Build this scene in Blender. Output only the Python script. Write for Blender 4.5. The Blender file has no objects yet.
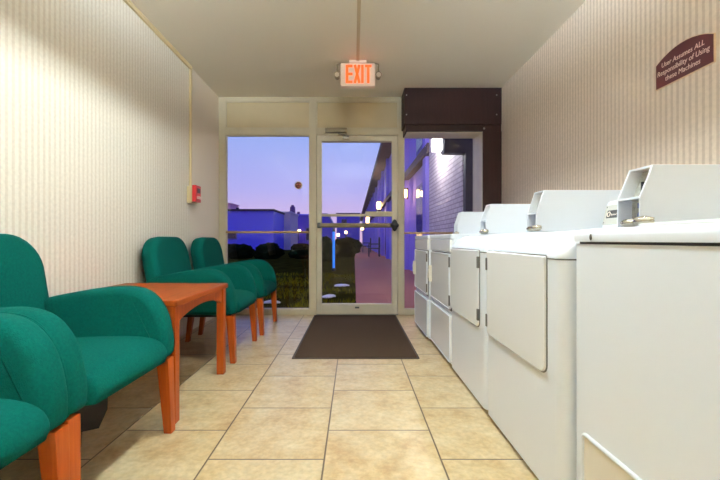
import bpy, bmesh, math, random
from mathutils import Vector, Matrix, noise
random.seed(7)
S = bpy.context.scene
COL = S.collection
PI = math.pi

# ------------------------------------------------------------------ helpers
def lin(r, g, b):
    f = lambda c: (c/255/12.92) if c/255 <= .04045 else ((c/255+.055)/1.055)**2.4
    return (f(r), f(g), f(b), 1)

def mat(name, col, rough=.5, metal=0, spec=.5, emit=None, es=0, bump=0, bscale=200, var=0, vscale=8, sheen=0):
    m = bpy.data.materials.new(name); m.use_nodes = True
    nt = m.node_tree; p = nt.nodes['Principled BSDF']
    p.inputs['Base Color'].default_value = col
    p.inputs['Roughness'].default_value = rough
    p.inputs['Metallic'].default_value = metal
    p.inputs['Specular IOR Level'].default_value = spec
    if sheen: p.inputs['Sheen Weight'].default_value = sheen
    if emit:
        p.inputs['Emission Color'].default_value = emit
        p.inputs['Emission Strength'].default_value = es
    tc = nt.nodes.new('ShaderNodeTexCoord')
    if bump:
        n = nt.nodes.new('ShaderNodeTexNoise'); n.inputs['Scale'].default_value = bscale; n.inputs['Detail'].default_value = 3
        b = nt.nodes.new('ShaderNodeBump'); b.inputs['Strength'].default_value = bump; b.inputs['Distance'].default_value = .004
        nt.links.new(tc.outputs['Object'], n.inputs['Vector'])
        nt.links.new(n.outputs['Fac'], b.inputs['Height']); nt.links.new(b.outputs['Normal'], p.inputs['Normal'])
    if var:
        n = nt.nodes.new('ShaderNodeTexNoise'); n.inputs['Scale'].default_value = vscale; n.inputs['Detail'].default_value = 4
        r = nt.nodes.new('ShaderNodeValToRGB')
        c0 = [c*(1-var) for c in col[:3]]+[1]; c1 = [min(1, c*(1+var)) for c in col[:3]]+[1]
        r.color_ramp.elements[0].color = c0; r.color_ramp.elements[1].color = c1
        r.color_ramp.elements[0].position = .3; r.color_ramp.elements[1].position = .7
        nt.links.new(tc.outputs['Object'], n.inputs['Vector']); nt.links.new(n.outputs['Fac'], r.inputs['Fac'])
        nt.links.new(r.outputs['Color'], p.inputs['Base Color'])
    return m

def wpos(o):
    v = Vector((0, 0, 0))
    while o: v += o.location; o = o.parent
    return v

def obj(name, bm, m, parent=None, world=True, smooth=35, kind=None, label=None):
    if parent is not None and world:
        bmesh.ops.translate(bm, verts=bm.verts, vec=-wpos(parent))
    bmesh.ops.recalc_face_normals(bm, faces=bm.faces)
    me = bpy.data.meshes.new(name); bm.to_mesh(me); bm.free()
    me.materials.append(m)
    o = bpy.data.objects.new(name, me); COL.objects.link(o)
    if parent is not None: o.parent = parent
    if smooth:
        for p in me.polygons: p.use_smooth = True
        if smooth < 180:
            me.set_sharp_from_angle(angle=math.radians(smooth))
            w_ = o.modifiers.new('weighted_normals', 'WEIGHTED_NORMAL'); w_.keep_sharp = True
    if kind: o['kind'] = kind
    if label: o['label'] = label
    return o

def tag(o, label, cat, group=None):
    o['label'] = label; o['category'] = cat
    if group: o['group'] = group
    return o

def thing(name, label, cat, loc=(0, 0, 0), group=None):
    o = bpy.data.objects.new(name, None); COL.objects.link(o); o.location = loc
    o.empty_display_size = .1
    return tag(o, label, cat, group)

def struct(name, bm, m, smooth=35):
    return obj(name, bm, m, None, kind='structure', smooth=smooth)

def B(): return bmesh.new()

def merge(bm, sub):
    me = bpy.data.meshes.new('t'); sub.to_mesh(me); sub.free(); bm.from_mesh(me); bpy.data.meshes.remove(me)

def box(bm, x0, x1, y0, y1, z0, z1, bev=0, seg=2):
    s = bmesh.new()
    bmesh.ops.create_cube(s, size=1)
    for v in s.verts:
        v.co = Vector(((x0+x1)/2+v.co.x*(x1-x0), (y0+y1)/2+v.co.y*(y1-y0), (z0+z1)/2+v.co.z*(z1-z0)))
    if bev: bmesh.ops.bevel(s, geom=s.edges[:], offset=bev, segments=seg, profile=.5, affect='EDGES')
    merge(bm, s); return bm

def place(axis, p, t):   # 2-d outline point + extrusion coordinate -> 3-d
    return {'x': Vector((t, p[0], p[1])), 'y': Vector((p[0], t, p[1])), 'z': Vector((p[0], p[1], t))}[axis]

def prism(bm, pts, axis, a0, a1, bev=0, seg=2):
    s = bmesh.new()
    lo = [s.verts.new(place(axis, p, a0)) for p in pts]; hi = [s.verts.new(place(axis, p, a1)) for p in pts]
    n = len(pts)
    s.faces.new(lo[::-1]); s.faces.new(hi)
    for i in range(n): s.faces.new((lo[i], lo[(i+1) % n], hi[(i+1) % n], hi[i]))
    bmesh.ops.recalc_face_normals(s, faces=s.faces)
    if bev: bmesh.ops.bevel(s, geom=s.edges[:], offset=bev, segments=seg, profile=.5, affect='EDGES')
    merge(bm, s); return bm

def catmull(pts, k=5):
    out = []; n = len(pts)
    for i in range(n):
        p0, p1, p2, p3 = [Vector(pts[(i+j-1) % n]) for j in range(4)]
        for q in range(k):
            t = q/k
            out.append(tuple(.5*((2*p1)+(p2-p0)*t+(2*p0-5*p1+4*p2-p3)*t*t+(3*p1-p0-3*p2+p3)*t**3)))
    return out

def area2(pts): return sum(pts[i][0]*pts[(i+1) % len(pts)][1]-pts[(i+1) % len(pts)][0]*pts[i][1] for i in range(len(pts)))/2

def inset(pts, d):
    if area2(pts) < 0: pts = pts[::-1]
    n = len(pts); out = []
    for i in range(n):
        a, b, c = Vector(pts[i-1]), Vector(pts[i]), Vector(pts[(i+1) % n])
        e1 = (b-a).normalized(); e2 = (c-b).normalized()
        n1 = Vector((-e1.y, e1.x)); n2 = Vector((-e2.y, e2.x)); m = (n1+n2)
        m = m.normalized() if m.length > 1e-6 else n1
        k = max(.5, m.dot(n1))
        out.append(tuple(b+m*(d/k)))
    return out

def rprism(bm, pts, axis, a0, a1, r, n=5, dome=0):
    """extruded outline whose rims are rounded with radius r"""
    if area2(pts) < 0: pts = pts[::-1]
    s = bmesh.new(); rings = []
    for side in (0, 1):
        for k in range(n+1):
            th = (k/n)*PI/2
            kk = th if side == 0 else PI/2-th
            d = r*(1-math.sin(kk)); off = r*(1-math.cos(kk))
            t = a0+off if side == 0 else a1-off
            rings.append([s.verts.new(place(axis, p, t)) for p in inset(pts, d)])
    m = len(pts)
    for a, b in zip(rings, rings[1:]):
        for i in range(m): s.faces.new((a[i], a[(i+1) % m], b[(i+1) % m], b[i]))
    s.faces.new(rings[0][::-1]); s.faces.new(rings[-1])
    merge(bm, s); return bm

def rrect(x0, x1, y0, y1, r, n=5, rs=None):
    rs = rs or (r, r, r, r)      # corners: (x1,y1) (x0,y1) (x0,y0) (x1,y0)
    out = []
    for (cx, cy, a, rr) in ((x1, y1, 0, rs[0]), (x0, y1, 90, rs[1]), (x0, y0, 180, rs[2]), (x1, y0, 270, rs[3])):
        sx = -1 if cx == x1 else 1; sy = -1 if cy == y1 else 1
        for k in range(n+1):
            th = math.radians(a+90*k/n)
            out.append((cx+sx*rr+rr*math.cos(th), cy+sy*rr+rr*math.sin(th)))
    return out

def cyl(bm, p0, p1, r0, r1=None, n=20):
    r1 = r0 if r1 is None else r1
    p0, p1 = Vector(p0), Vector(p1); d = (p1-p0).normalized()
    u = d.orthogonal().normalized(); w = d.cross(u)
    s = bmesh.new()
    A = [s.verts.new(p0+(u*math.cos(2*PI*i/n)+w*math.sin(2*PI*i/n))*r0) for i in range(n)]
    C = [s.verts.new(p1+(u*math.cos(2*PI*i/n)+w*math.sin(2*PI*i/n))*r1) for i in range(n)]
    s.faces.new(A[::-1]); s.faces.new(C)
    for i in range(n): s.faces.new((A[i], A[(i+1) % n], C[(i+1) % n], C[i]))
    merge(bm, s); return bm

def tube(bm, pts, r, n=8, closed=False):
    pts = [Vector(p) for p in pts]; s = bmesh.new(); rings = []; m = len(pts)
    up = None
    for i in range(m):
        if closed: d = pts[(i+1) % m]-pts[i-1]
        else: d = pts[min(i+1, m-1)]-pts[max(i-1, 0)]
        d.normalize()
        u = d.orthogonal().normalized() if up is None else (up-d*up.dot(d)).normalized()
        up = u; w = d.cross(u)
        rings.append([s.verts.new(pts[i]+(u*math.cos(2*PI*k/n)+w*math.sin(2*PI*k/n))*r) for k in range(n)])
    for i in range(m if closed else m-1):
        a, b = rings[i], rings[(i+1) % m]
        for k in range(n): s.faces.new((a[k], a[(k+1) % n], b[(k+1) % n], b[k]))
    if not closed: s.faces.new(rings[0][::-1]); s.faces.new(rings[-1])
    merge(bm, s); return bm

def ellipsoid(bm, c, rx, ry, rz, seg=20, rings=12):
    s = bmesh.new(); bmesh.ops.create_uvsphere(s, u_segments=seg, v_segments=rings, radius=1)
    for v in s.verts: v.co = Vector((c[0]+v.co.x*rx, c[1]+v.co.y*ry, c[2]+v.co.z*rz))
    merge(bm, s); return bm

def taper(bm, top, bot, st, sb, bev=.004):
    """square post from top centre to bottom centre with sizes st, sb (x,y)"""
    s = bmesh.new(); V = []
    for c, z in ((bot, sb), (top, st)):
        for sx, sy in ((-1, -1), (1, -1), (1, 1), (-1, 1)):
            V.append(s.verts.new((c[0]+sx*z[0]/2, c[1]+sy*z[1]/2, c[2])))
    s.faces.new(V[3::-1]); s.faces.new(V[4:])
    for i in range(4): s.faces.new((V[i], V[(i+1) % 4], V[4+(i+1) % 4], V[4+i]))
    bmesh.ops.recalc_face_normals(s, faces=s.faces)
    bmesh.ops.bevel(s, geom=s.edges[:], offset=bev, segments=2, profile=.5, affect='EDGES')
    merge(bm, s); return bm

def text_bm(body, width=None, height=None, shear=0, depth=.0006, spacing=1):
    c = bpy.data.curves.new('txt', 'FONT'); c.body = body; c.size = 1; c.shear = shear; c.extrude = .01; c.resolution_u = 3
    c.space_character = spacing
    o = bpy.data.objects.new('txt', c); COL.objects.link(o)
    dg = bpy.context.evaluated_depsgraph_get()
    me = bpy.data.meshes.new_from_object(o.evaluated_get(dg))
    bm = bmesh.new(); bm.from_mesh(me)
    bpy.data.objects.remove(o); bpy.data.curves.remove(c); bpy.data.meshes.remove(me)
    xs = [v.co.x for v in bm.verts]; x0, x1 = min(xs), max(xs)
    k = width/(x1-x0) if width else 1
    ys = [v.co.y for v in bm.verts]
    ky = height/(max(ys)-min(ys)) if height else k
    for v in bm.verts: v.co = Vector(((v.co.x-x0)*k, v.co.y*ky, depth if v.co.z > 0 else 0))
    return bm

def xform(bm, M): bmesh.ops.transform(bm, matrix=M, verts=bm.verts); return bm
def basis(xa, ya, o):
    xa, ya = Vector(xa), Vector(ya); za = xa.cross(ya)
    return Matrix(((xa.x, ya.x, za.x, o[0]), (xa.y, ya.y, za.y, o[1]), (xa.z, ya.z, za.z, o[2]), (0, 0, 0, 1)))

def dup(root, loc, label, group=None):
    r = root.copy(); COL.objects.link(r); r.location = loc; r['label'] = label
    if group: r['group'] = group
    for ch in list(root.children):
        c = ch.copy(); COL.objects.link(c); c.parent = r
        for g in ch.children:
            d = g.copy(); COL.objects.link(d); d.parent = c
    return r

# ------------------------------------------------------------------ materials
def node(nt, t, **kw):
    n = nt.nodes.new(t)
    for k, v in kw.items():
        if k in n.inputs: n.inputs[k].default_value = v
        else: setattr(n, k, v)
    return n

def wallpaper(name, c_a, c_b, c_plain, yend):
    m = bpy.data.materials.new(name); m.use_nodes = True; nt = m.node_tree; L = nt.links
    p = nt.nodes['Principled BSDF']; p.inputs['Roughness'].default_value = .75; p.inputs['Specular IOR Level'].default_value = .25
    tc = node(nt, 'ShaderNodeTexCoord'); sp = node(nt, 'ShaderNodeSeparateXYZ'); L.new(tc.outputs['Object'], sp.inputs[0])
    mu = node(nt, 'ShaderNodeMath', operation='MULTIPLY'); mu.inputs[1].default_value = 2*PI/.0345; L.new(sp.outputs['Y'], mu.inputs[0])
    si = node(nt, 'ShaderNodeMath', operation='SINE'); L.new(mu.outputs[0], si.inputs[0])
    mr = node(nt, 'ShaderNodeMapRange'); L.new(si.outputs[0], mr.inputs['Value'])
    mr.inputs['From Min'].default_value = -.1; mr.inputs['From Max'].default_value = .55
    ns = node(nt, 'ShaderNodeTexNoise'); ns.inputs['Scale'].default_value = 60; L.new(tc.outputs['Object'], ns.inputs['Vector'])
    mx = node(nt, 'ShaderNodeMix', data_type='RGBA'); mx.inputs['A'].default_value = c_a; mx.inputs['B'].default_value = c_b
    L.new(mr.outputs['Result'], mx.inputs['Factor'])
    m3 = node(nt, 'ShaderNodeMix', data_type='RGBA', blend_type='MULTIPLY'); m3.inputs['Factor'].default_value = .25
    L.new(mx.outputs['Result'], m3.inputs['A']); L.new(ns.outputs['Fac'], m3.inputs['B'])
    gt = node(nt, 'ShaderNodeMath', operation='GREATER_THAN'); gt.inputs[1].default_value = yend; L.new(sp.outputs['Y'], gt.inputs[0])
    m2 = node(nt, 'ShaderNodeMix', data_type='RGBA'); L.new(gt.outputs[0], m2.inputs['Factor'])
    L.new(m3.outputs['Result'], m2.inputs['A']); m2.inputs['B'].default_value = c_plain
    L.new(m2.outputs['Result'], p.inputs['Base Color'])
    return m

def tile_mat():
    m = bpy.data.materials.new('floor_tiles'); m.use_nodes = True; nt = m.node_tree; L = nt.links
    p = nt.nodes['Principled BSDF']
    T = .457
    tc = node(nt, 'ShaderNodeTexCoord'); sp = node(nt, 'ShaderNodeSeparateXYZ'); L.new(tc.outputs['Object'], sp.inputs[0])
    def math_(op, a, b=None, c=None):
        n = node(nt, 'ShaderNodeMath', operation=op)
        for i, v in enumerate((a, b, c)):
            if v is None: continue
            if isinstance(v, (int, float)): n.inputs[i].default_value = v
            else: L.new(v, n.inputs[i])
        return n.outputs[0]
    u = math_('DIVIDE', math_('SUBTRACT', sp.outputs['X'], -.1165), T)        # column coordinate
    ci = math_('FLOOR', u)
    off = math_('MULTIPLY', math_('ABSOLUTE', math_('MODULO', ci, 2)), .5)
    v = math_('ADD', math_('DIVIDE', math_('SUBTRACT', sp.outputs['Y'], 1.722), T), off)
    vi = math_('FLOOR', v)
    def edge(w):    # distance to the nearest joint, metres
        f = math_('FRACT', w)
        return math_('MULTIPLY', math_('MINIMUM', f, math_('SUBTRACT', 1, f)), T)
    d = math_('MINIMUM', edge(u), edge(v))
    mr = node(nt, 'ShaderNodeMapRange'); L.new(d, mr.inputs['Value'])
    mr.inputs['From Min'].default_value = .0022; mr.inputs['From Max'].default_value = .0045
    cm = node(nt, 'ShaderNodeCombineXYZ'); L.new(ci, cm.inputs[0]); L.new(vi, cm.inputs[1])
    wn = node(nt, 'ShaderNodeTexWhiteNoise', noise_dimensions='3D'); L.new(cm.outputs[0], wn.inputs['Vector'])
    va = node(nt, 'ShaderNodeVectorMath', operation='MULTIPLY_ADD'); L.new(wn.outputs['Color'], va.inputs[0]); va.inputs[1].default_value = (7, 7, 7); L.new(tc.outputs['Object'], va.inputs[2])
    n1 = node(nt, 'ShaderNodeTexNoise'); n1.inputs['Scale'].default_value = 7; n1.inputs['Detail'].default_value = 7; n1.inputs['Roughness'].default_value = .65; L.new(va.outputs[0], n1.inputs['Vector'])
    n2 = node(nt, 'ShaderNodeTexNoise'); n2.inputs['Scale'].default_value = 45; n2.inputs['Detail'].default_value = 5; L.new(va.outputs[0], n2.inputs['Vector'])
    rp = node(nt, 'ShaderNodeValToRGB'); L.new(n1.outputs['Fac'], rp.inputs['Fac'])
    e = rp.color_ramp.elements
    e[0].position = .28; e[0].color = lin(176, 141, 95); e[1].position = .68; e[1].color = lin(208, 191, 155)
    k = e.new(.45); k.color = lin(196, 171, 127)
    r2 = node(nt, 'ShaderNodeMapRange'); L.new(n2.outputs['Fac'], r2.inputs['Value'])
    r2.inputs['From Min'].default_value = .35; r2.inputs['From Max'].default_value = .65; r2.inputs['To Min'].default_value = .86; r2.inputs['To Max'].default_value = 1.05
    mm = node(nt, 'ShaderNodeMix', data_type='RGBA', blend_type='MULTIPLY'); mm.inputs['Factor'].default_value = 1
    L.new(rp.outputs['Color'], mm.inputs['A']); L.new(r2.outputs['Result'], mm.inputs['B'])
    mx = node(nt, 'ShaderNodeMix', data_type='RGBA'); L.new(mr.outputs['Result'], mx.inputs['Factor'])
    mx.inputs['A'].default_value = lin(96, 78, 56); L.new(mm.outputs['Result'], mx.inputs['B'])
    L.new(mx.outputs['Result'], p.inputs['Base Color'])
    rr = node(nt, 'ShaderNodeMapRange'); L.new(n2.outputs['Fac'], rr.inputs['Value']); rr.inputs['To Min'].default_value = .29; rr.inputs['To Max'].default_value = .31
    L.new(rr.outputs['Result'], p.inputs['Roughness']); p.inputs['Specular IOR Level'].default_value = .45
    bp = node(nt, 'ShaderNodeBump'); bp.inputs['Strength'].default_value = .5; bp.inputs['Distance'].default_value = .003
    L.new(mr.outputs['Result'], bp.inputs['Height']); L.new(bp.outputs['Normal'], p.inputs['Normal'])
    return m

def wood_mat(name, c0, c1, axis, rough=.35, spec=.5):
    m = bpy.data.materials.new(name); m.use_nodes = True; nt = m.node_tree; L = nt.links
    p = nt.nodes['Principled BSDF']; p.inputs['Roughness'].default_value = rough; p.inputs['Specular IOR Level'].default_value = spec
    tc = node(nt, 'ShaderNodeTexCoord'); mp = node(nt, 'ShaderNodeMapping'); L.new(tc.outputs['Object'], mp.inputs['Vector'])
    sc = [38, 38, 38]; sc['xyz'.index(axis)] = 2.5; mp.inputs['Scale'].default_value = sc
    n = node(nt, 'ShaderNodeTexNoise'); n.inputs['Scale'].default_value = 1.4; n.inputs['Detail'].default_value = 5; n.inputs['Distortion'].default_value = .4
    L.new(mp.outputs[0], n.inputs['Vector'])
    r = node(nt, 'ShaderNodeValToRGB'); L.new(n.outputs['Fac'], r.inputs['Fac'])
    r.color_ramp.elements[0].position = .3; r.color_ramp.elements[0].color = c0
    r.color_ramp.elements[1].position = .7; r.color_ramp.elements[1].color = c1
    L.new(r.outputs['Color'], p.inputs['Base Color'])
    return m

def brick_mat():
    m = bpy.data.materials.new('painted_brick'); m.use_nodes = True; nt = m.node_tree; L = nt.links
    p = nt.nodes['Principled BSDF']; p.inputs['Roughness'].default_value = .7
    tc = node(nt, 'ShaderNodeTexCoord'); sp = node(nt, 'ShaderNodeSeparateXYZ'); L.new(tc.outputs['Object'], sp.inputs[0])
    cb = node(nt, 'ShaderNodeCombineXYZ'); L.new(sp.outputs['Y'], cb.inputs[0]); L.new(sp.outputs['Z'], cb.inputs[1])
    b = node(nt, 'ShaderNodeTexBrick'); L.new(cb.outputs[0], b.inputs['Vector'])
    b.inputs['Color1'].default_value = lin(206, 196, 206); b.inputs['Color2'].default_value = lin(190, 178, 190); b.inputs['Mortar'].default_value = lin(146, 134, 146)
    b.inputs['Scale'].default_value = 1; b.inputs['Mortar Size'].default_value = .008; b.inputs['Brick Width'].default_value = .21; b.inputs['Row Height'].default_value = .07
    L.new(b.outputs['Color'], p.inputs['Base Color'])
    bp = node(nt, 'ShaderNodeBump'); bp.inputs['Strength'].default_value = .6; bp.inputs['Distance'].default_value = .006; bp.invert = True
    L.new(b.outputs['Fac'], bp.inputs['Height']); L.new(bp.outputs['Normal'], p.inputs['Normal'])
    return m

def glass_mat():
    m = bpy.data.materials.new('window_glass'); m.use_nodes = True; nt = m.node_tree; L = nt.links
    nt.nodes.remove(nt.nodes['Principled BSDF']); out = nt.nodes['Material Output']
    t = node(nt, 'ShaderNodeBsdfTransparent'); t.inputs['Color'].default_value = (.97, .98, .98, 1)
    g = node(nt, 'ShaderNodeBsdfGlossy'); g.inputs['Roughness'].default_value = .0
    lw = node(nt, 'ShaderNodeLayerWeight'); lw.inputs['Blend'].default_value = .5
    pw = node(nt, 'ShaderNodeMath', operation='POWER'); pw.inputs[1].default_value = 5; L.new(lw.outputs['Facing'], pw.inputs[0])
    ma = node(nt, 'ShaderNodeMath', operation='MULTIPLY_ADD'); ma.inputs[1].default_value = .95; ma.inputs[2].default_value = .028; L.new(pw.outputs[0], ma.inputs[0])
    mx = node(nt, 'ShaderNodeMixShader'); L.new(ma.outputs[0], mx.inputs[0]); L.new(t.outputs[0], mx.inputs[1]); L.new(g.outputs[0], mx.inputs[2])
    L.new(mx.outputs[0], out.inputs['Surface'])
    return m

def fabric_mat():
    m = mat('green_fabric', lin(0, 64, 57), rough=.9, spec=.06, bump=.6, bscale=330, sheen=0, var=.14, vscale=120)
    return m

TA, TB = 305, 1350
M = dict(
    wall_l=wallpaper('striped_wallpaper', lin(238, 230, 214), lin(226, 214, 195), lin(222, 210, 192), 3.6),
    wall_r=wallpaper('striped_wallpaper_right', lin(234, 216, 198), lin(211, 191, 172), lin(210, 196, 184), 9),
    plain=mat('cream_paint', lin(232, 224, 206), .7),
    ceil=mat('ceiling_plaster', lin(234, 226, 208), .85, bump=.35, bscale=120, spec=.2),
    tile=tile_mat(),
    frame=mat('almond_aluminium', lin(198, 188, 163), .45, var=.05, vscale=5),
    frame_lt=mat('almond_door_metal', lin(208, 199, 178), .42, var=.05, vscale=6),
    panel=mat('transom_panel', lin(196, 180, 146), .6, var=.06, vscale=3),
    brass=mat('brass_rail', lin(170, 140, 88), .35, .6),
    glass=glass_mat(),
    brown=wood_mat('dark_brown_board', lin(40, 22, 20), lin(49, 28, 25), 'z', .6, .2),
    white=mat('white_enamel', lin(236, 241, 248), .28, spec=.5, bump=.02, bscale=300),
    white2=mat('white_enamel_door', lin(240, 241, 241), .2, spec=.5),
    cream_e=mat('cream_tint_enamel', lin(226, 219, 204), .35),
    gap=mat('grey_seam', lin(96, 94, 90), .6),
    mech=mat('mechanism_plate', lin(168, 166, 158), .45, var=.25, vscale=90),
    seam=mat('dark_seam', lin(70, 70, 72), .6),
    black=mat('black_plastic', lin(18, 17, 17), .4),
    chrome=mat('chrome', lin(200, 192, 175), .2, 1),
    steel=mat('grey_steel', lin(150, 148, 142), .35, .8),
    hinge=mat('hinge_steel', lin(120, 116, 110), .4, .7),
    fabric=fabric_mat(),
    legwood=wood_mat('cherry_leg_wood', lin(142, 58, 12), lin(170, 78, 20), 'z', .4, .3),
    topwood=wood_mat('cherry_table_wood', lin(118, 50, 6), lin(142, 64, 10), 'y', .5, .2),
    dust=mat('dust_cover', lin(30, 24, 22), .95),
    mat_=mat('mat_carpet', lin(61, 46, 34), .95, bump=.9, bscale=260, var=.12, vscale=160, spec=.1),
    rubber=mat('mat_rubber', lin(52, 40, 33), .7),
    maroon=mat('maroon_plaque', lin(70, 20, 27), .4),
    gold=mat('cream_plaque_edge', lin(214, 186, 150), .4),
    ivory=mat('ivory_letters', lin(235, 220, 205), .5),
    race=mat('ivory_raceway', lin(212, 192, 148), .5),
    red=mat('red_enamel', lin(190, 34, 38), .35),
    sign_white=mat('sign_housing', lin(226, 214, 200), .5, emit=(1, .45, .3, 1), es=.12),
    exit_red=mat('lit_red_letters', lin(150, 40, 0), .5, emit=(1, .1, .004, 1), es=1.5),
    lampglass=mat('lamp_lens', lin(220, 210, 190), .2),
    tube=mat('fluorescent_tube', (1, 1, 1, 1), .5, emit=(.89, 1, 1.03, 1), es=TA),
    tube2=mat('fill_tube', (1, 1, 1, 1), .5, emit=(.82, .97, 1.1, 1), es=TB),  # glow of the added fill pendant
    reflector=mat('fixture_reflector', lin(150, 150, 148), .6),
    lawn=mat('lawn_ground', lin(46, 44, 10), .95, spec=0, bump=.8, bscale=30, var=.5, vscale=3),
    blade=mat('grass_blades', lin(122, 118, 20), .8, spec=0, var=.4, vscale=2),
    walk=mat('concrete_walk', lin(168, 100, 84), .8, var=.08, vscale=2),
    apron=mat('concrete_apron', lin(150, 130, 128), .8, var=.08, vscale=5),
    brick=brick_mat(),
    facade=mat('lavender_render', lin(150, 135, 235), .8, var=.06, vscale=1),
    fascia=mat('brown_fascia', lin(78, 60, 70), .7),
    soffit=mat('soffit_board', lin(110, 84, 96), .8),
    dkglass=mat('dark_window_glass', lin(38, 36, 70), .08),
    trimblue=mat('blue_trim', lin(90, 90, 180), .6),
    farblue=mat('far_blue_wall', lin(108, 106, 255), .8, var=.05, vscale=.3),
    farblue2=mat('far_purple_wall', lin(88, 72, 215), .8),
    farpale=mat('far_pale_wall', lin(205, 196, 214), .8),
    farpink=mat('far_pink_wall', lin(225, 165, 190), .8),
    dkroof=mat('dark_roof_edge', lin(48, 38, 74), .8),
    chim=mat('purple_chimney', lin(98, 58, 116), .9),
    bush=mat('dark_shrub_leaves', lin(20, 26, 12), .9, spec=0, var=.4, vscale=6, bump=.5, bscale=20),
    warm=mat('warm_lamp_glass', (1, .8, .5, 1), .4, emit=(1, .62, .25, 1), es=9),
    whitelamp=mat('white_lamp_glass', (1, 1, .95, 1), .4, emit=(1, .97, .88, 1), es=8),
    darkmetal=mat('dark_metal', lin(44, 42, 46), .5, .3),
    blue_streak=mat('blue_streak_glow', lin(40, 130, 230), .4, emit=(.02, .22, .85, 1), es=.8),
    snow=mat('snow', lin(226, 226, 236), .8, bump=.3, bscale=30),
    orange=mat('lit_orange_button', lin(240, 150, 60), .4, emit=(1, .5, .12, 1), es=1.2),
    blue_p=mat('blue_print', lin(60, 90, 170), .5),
    decal=mat('dark_red_decal', lin(90, 22, 18), .5),
)

# ------------------------------------------------------------------ room shell
XL, XR, YB, YF, H = -1.55, 1.59, -2.6, 4.37, 2.5
bm = B(); box(bm, XL-.12, XR+.12, YB-.1, 4.46, -.12, 0); struct('floor', bm, M['tile'], 0)
bm = B(); box(bm, XL-.12, XL, YB-.1, 4.46, 0, H+.25); struct('wall_left', bm, M['wall_l'], 0)
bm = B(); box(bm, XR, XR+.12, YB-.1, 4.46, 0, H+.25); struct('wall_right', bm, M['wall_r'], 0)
bm = B(); box(bm, XL, XR, YB-.1, YB, 0, H+.25); struct('wall_back', bm, M['plain'], 0)
LX0, LX1 = -.27, .176
LY = ((.75, 2.52),)
bm = B()
box(bm, XL, LX0, YB, 4.46, H, H+.25); box(bm, LX1, XR, YB, 4.46, H, H+.25)
box(bm, LX0, LX1, YB, LY[0][0], H, H+.25); box(bm, LX0, LX1, LY[0][1], 4.46, H, H+.25)
struct('ceiling', bm, M['ceil'], 0)

# unseen aisle fixture, recess shaped to cut light on the walls; added fill pendant
(y0, y1), xm = LY[0], 0
t = thing('unseen_ceiling_light', 'unseen fluorescent ceiling light over the aisle, recess shaped to cut its light', 'ceiling light', (xm, (y0+y1)/2, H))
bm = B()
box(bm, LX0, LX1, y0, y1, H+.2, H+.21)
box(bm, LX0, LX0+.008, y0, y1, H, H+.2); box(bm, LX1-.008, LX1, y0, y1, H, H+.2)
box(bm, LX0+.008, LX1-.008, y0, y0+.008, H, H+.2); box(bm, LX0+.008, LX1-.008, y1-.008, y1, H, H+.2)
obj('housing', bm, M['reflector'], t)
bm = B(); cyl(bm, (xm, y0+.05, H+.15), (xm, y1-.05, H+.15), .018, n=12); obj('lamp_tube', bm, M['tube'], t)
for k in range(1, 4):
    yy = y0+(y1-y0)*k/4
    bm = B(); box(bm, LX0+.008, LX1-.008, yy-.003, yy+.003, H+.005, H+.128); obj('added_baffle', bm, M['reflector'], t)  # blades added to hide the tube's reflection in the door glass
for yy in (y0+.015, y1-.055):
    bm = B(); box(bm, xm-.025, xm+.025, yy, yy+.04, H+.12, H+.2); obj('tube_holder', bm, M['white'], t)
xs_, ya, yb, zb_ = 0, -1.3, .35, H-.42
t = thing('fill_pendant', 'unseen pendant uplight added behind the camera as soft fill', 'ceiling light', (xs_, (ya+yb)/2, H))  # added uplight, softly brightens the ceiling and upper walls
bm = B(); prism(bm, [(xs_-.16, zb_+.05), (xs_-.13, zb_), (xs_+.13, zb_), (xs_+.16, zb_+.05), (xs_+.15, zb_+.05), (xs_+.12, zb_+.01), (xs_-.12, zb_+.01), (xs_-.15, zb_+.05)], 'y', ya, yb); obj('housing', bm, M['white'], t)
for dx in (-.06, .06):
    bm = B(); cyl(bm, (xs_+dx, ya+.04, zb_+.045), (xs_+dx, yb-.04, zb_+.045), .017, n=12); obj('lamp_tube', bm, M['tube2'], t)
    for yy in (ya+.01, yb-.04):
        bm = B(); box(bm, xs_+dx-.02, xs_+dx+.02, yy, yy+.03, zb_+.008, zb_+.065); obj('tube_holder', bm, M['white'], t)
for yy in (ya+.25, yb-.25):
    bm = B(); cyl(bm, (xs_, yy, zb_+.008), (xs_, yy, H), .006, n=8); obj('hanger_rod', bm, M['steel'], t)

# ------------------------------------------------------------------ window wall
FY0, FY1 = 4.37, 4.45
GY0, GY1 = 4.405, 4.411
bm = B()
box(bm, XL, -1.475, FY0, FY1, 0, H)                     # left jamb
box(bm, -1.475, .543, FY0, FY1, 2.45, H)                # head
box(bm, -1.475, 1.42, FY0, FY1, 2.064, 2.144, .004)     # transom rail
box(bm, -.51, -.43, FY0-.006, FY1, 0, 2.45)             # mullions
box(bm, .505, .573, FY0-.006, FY1, 0, 2.45)
box(bm, -1.475, -.51, FY0, FY1, 0, .065, .004)
box(bm, .573, 1.42, FY0, FY1, 0, .065, .004)
box(bm, 1.387, 1.59, FY0, FY1, 0, 2.5)
struct('trim_1', bm, M['frame'])
bm = B()
box(bm, -1.475, -.51, FY0+.025, FY1-.01, 2.144, 2.45); box(bm, -.43, .505, FY0+.025, FY1-.01, 2.144, 2.45); box(bm, .573, 1.387, FY0+.025, FY1-.01, 2.144, 2.5)
struct('wall_front', bm, M['panel'])
bm = B()   # small beads round the transom panels
for x0, x1 in ((-1.475, -.51), (-.43, .505)):
    for a in ((x0, x1, 2.144, 2.152), (x0, x1, 2.442, 2.45), (x0, x0+.008, 2.152, 2.442), (x1-.008, x1, 2.152, 2.442)):
        box(bm, a[0], a[1], FY0+.008, FY0+.025, a[2], a[3])
struct('trim_2', bm, M['frame'])

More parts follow.
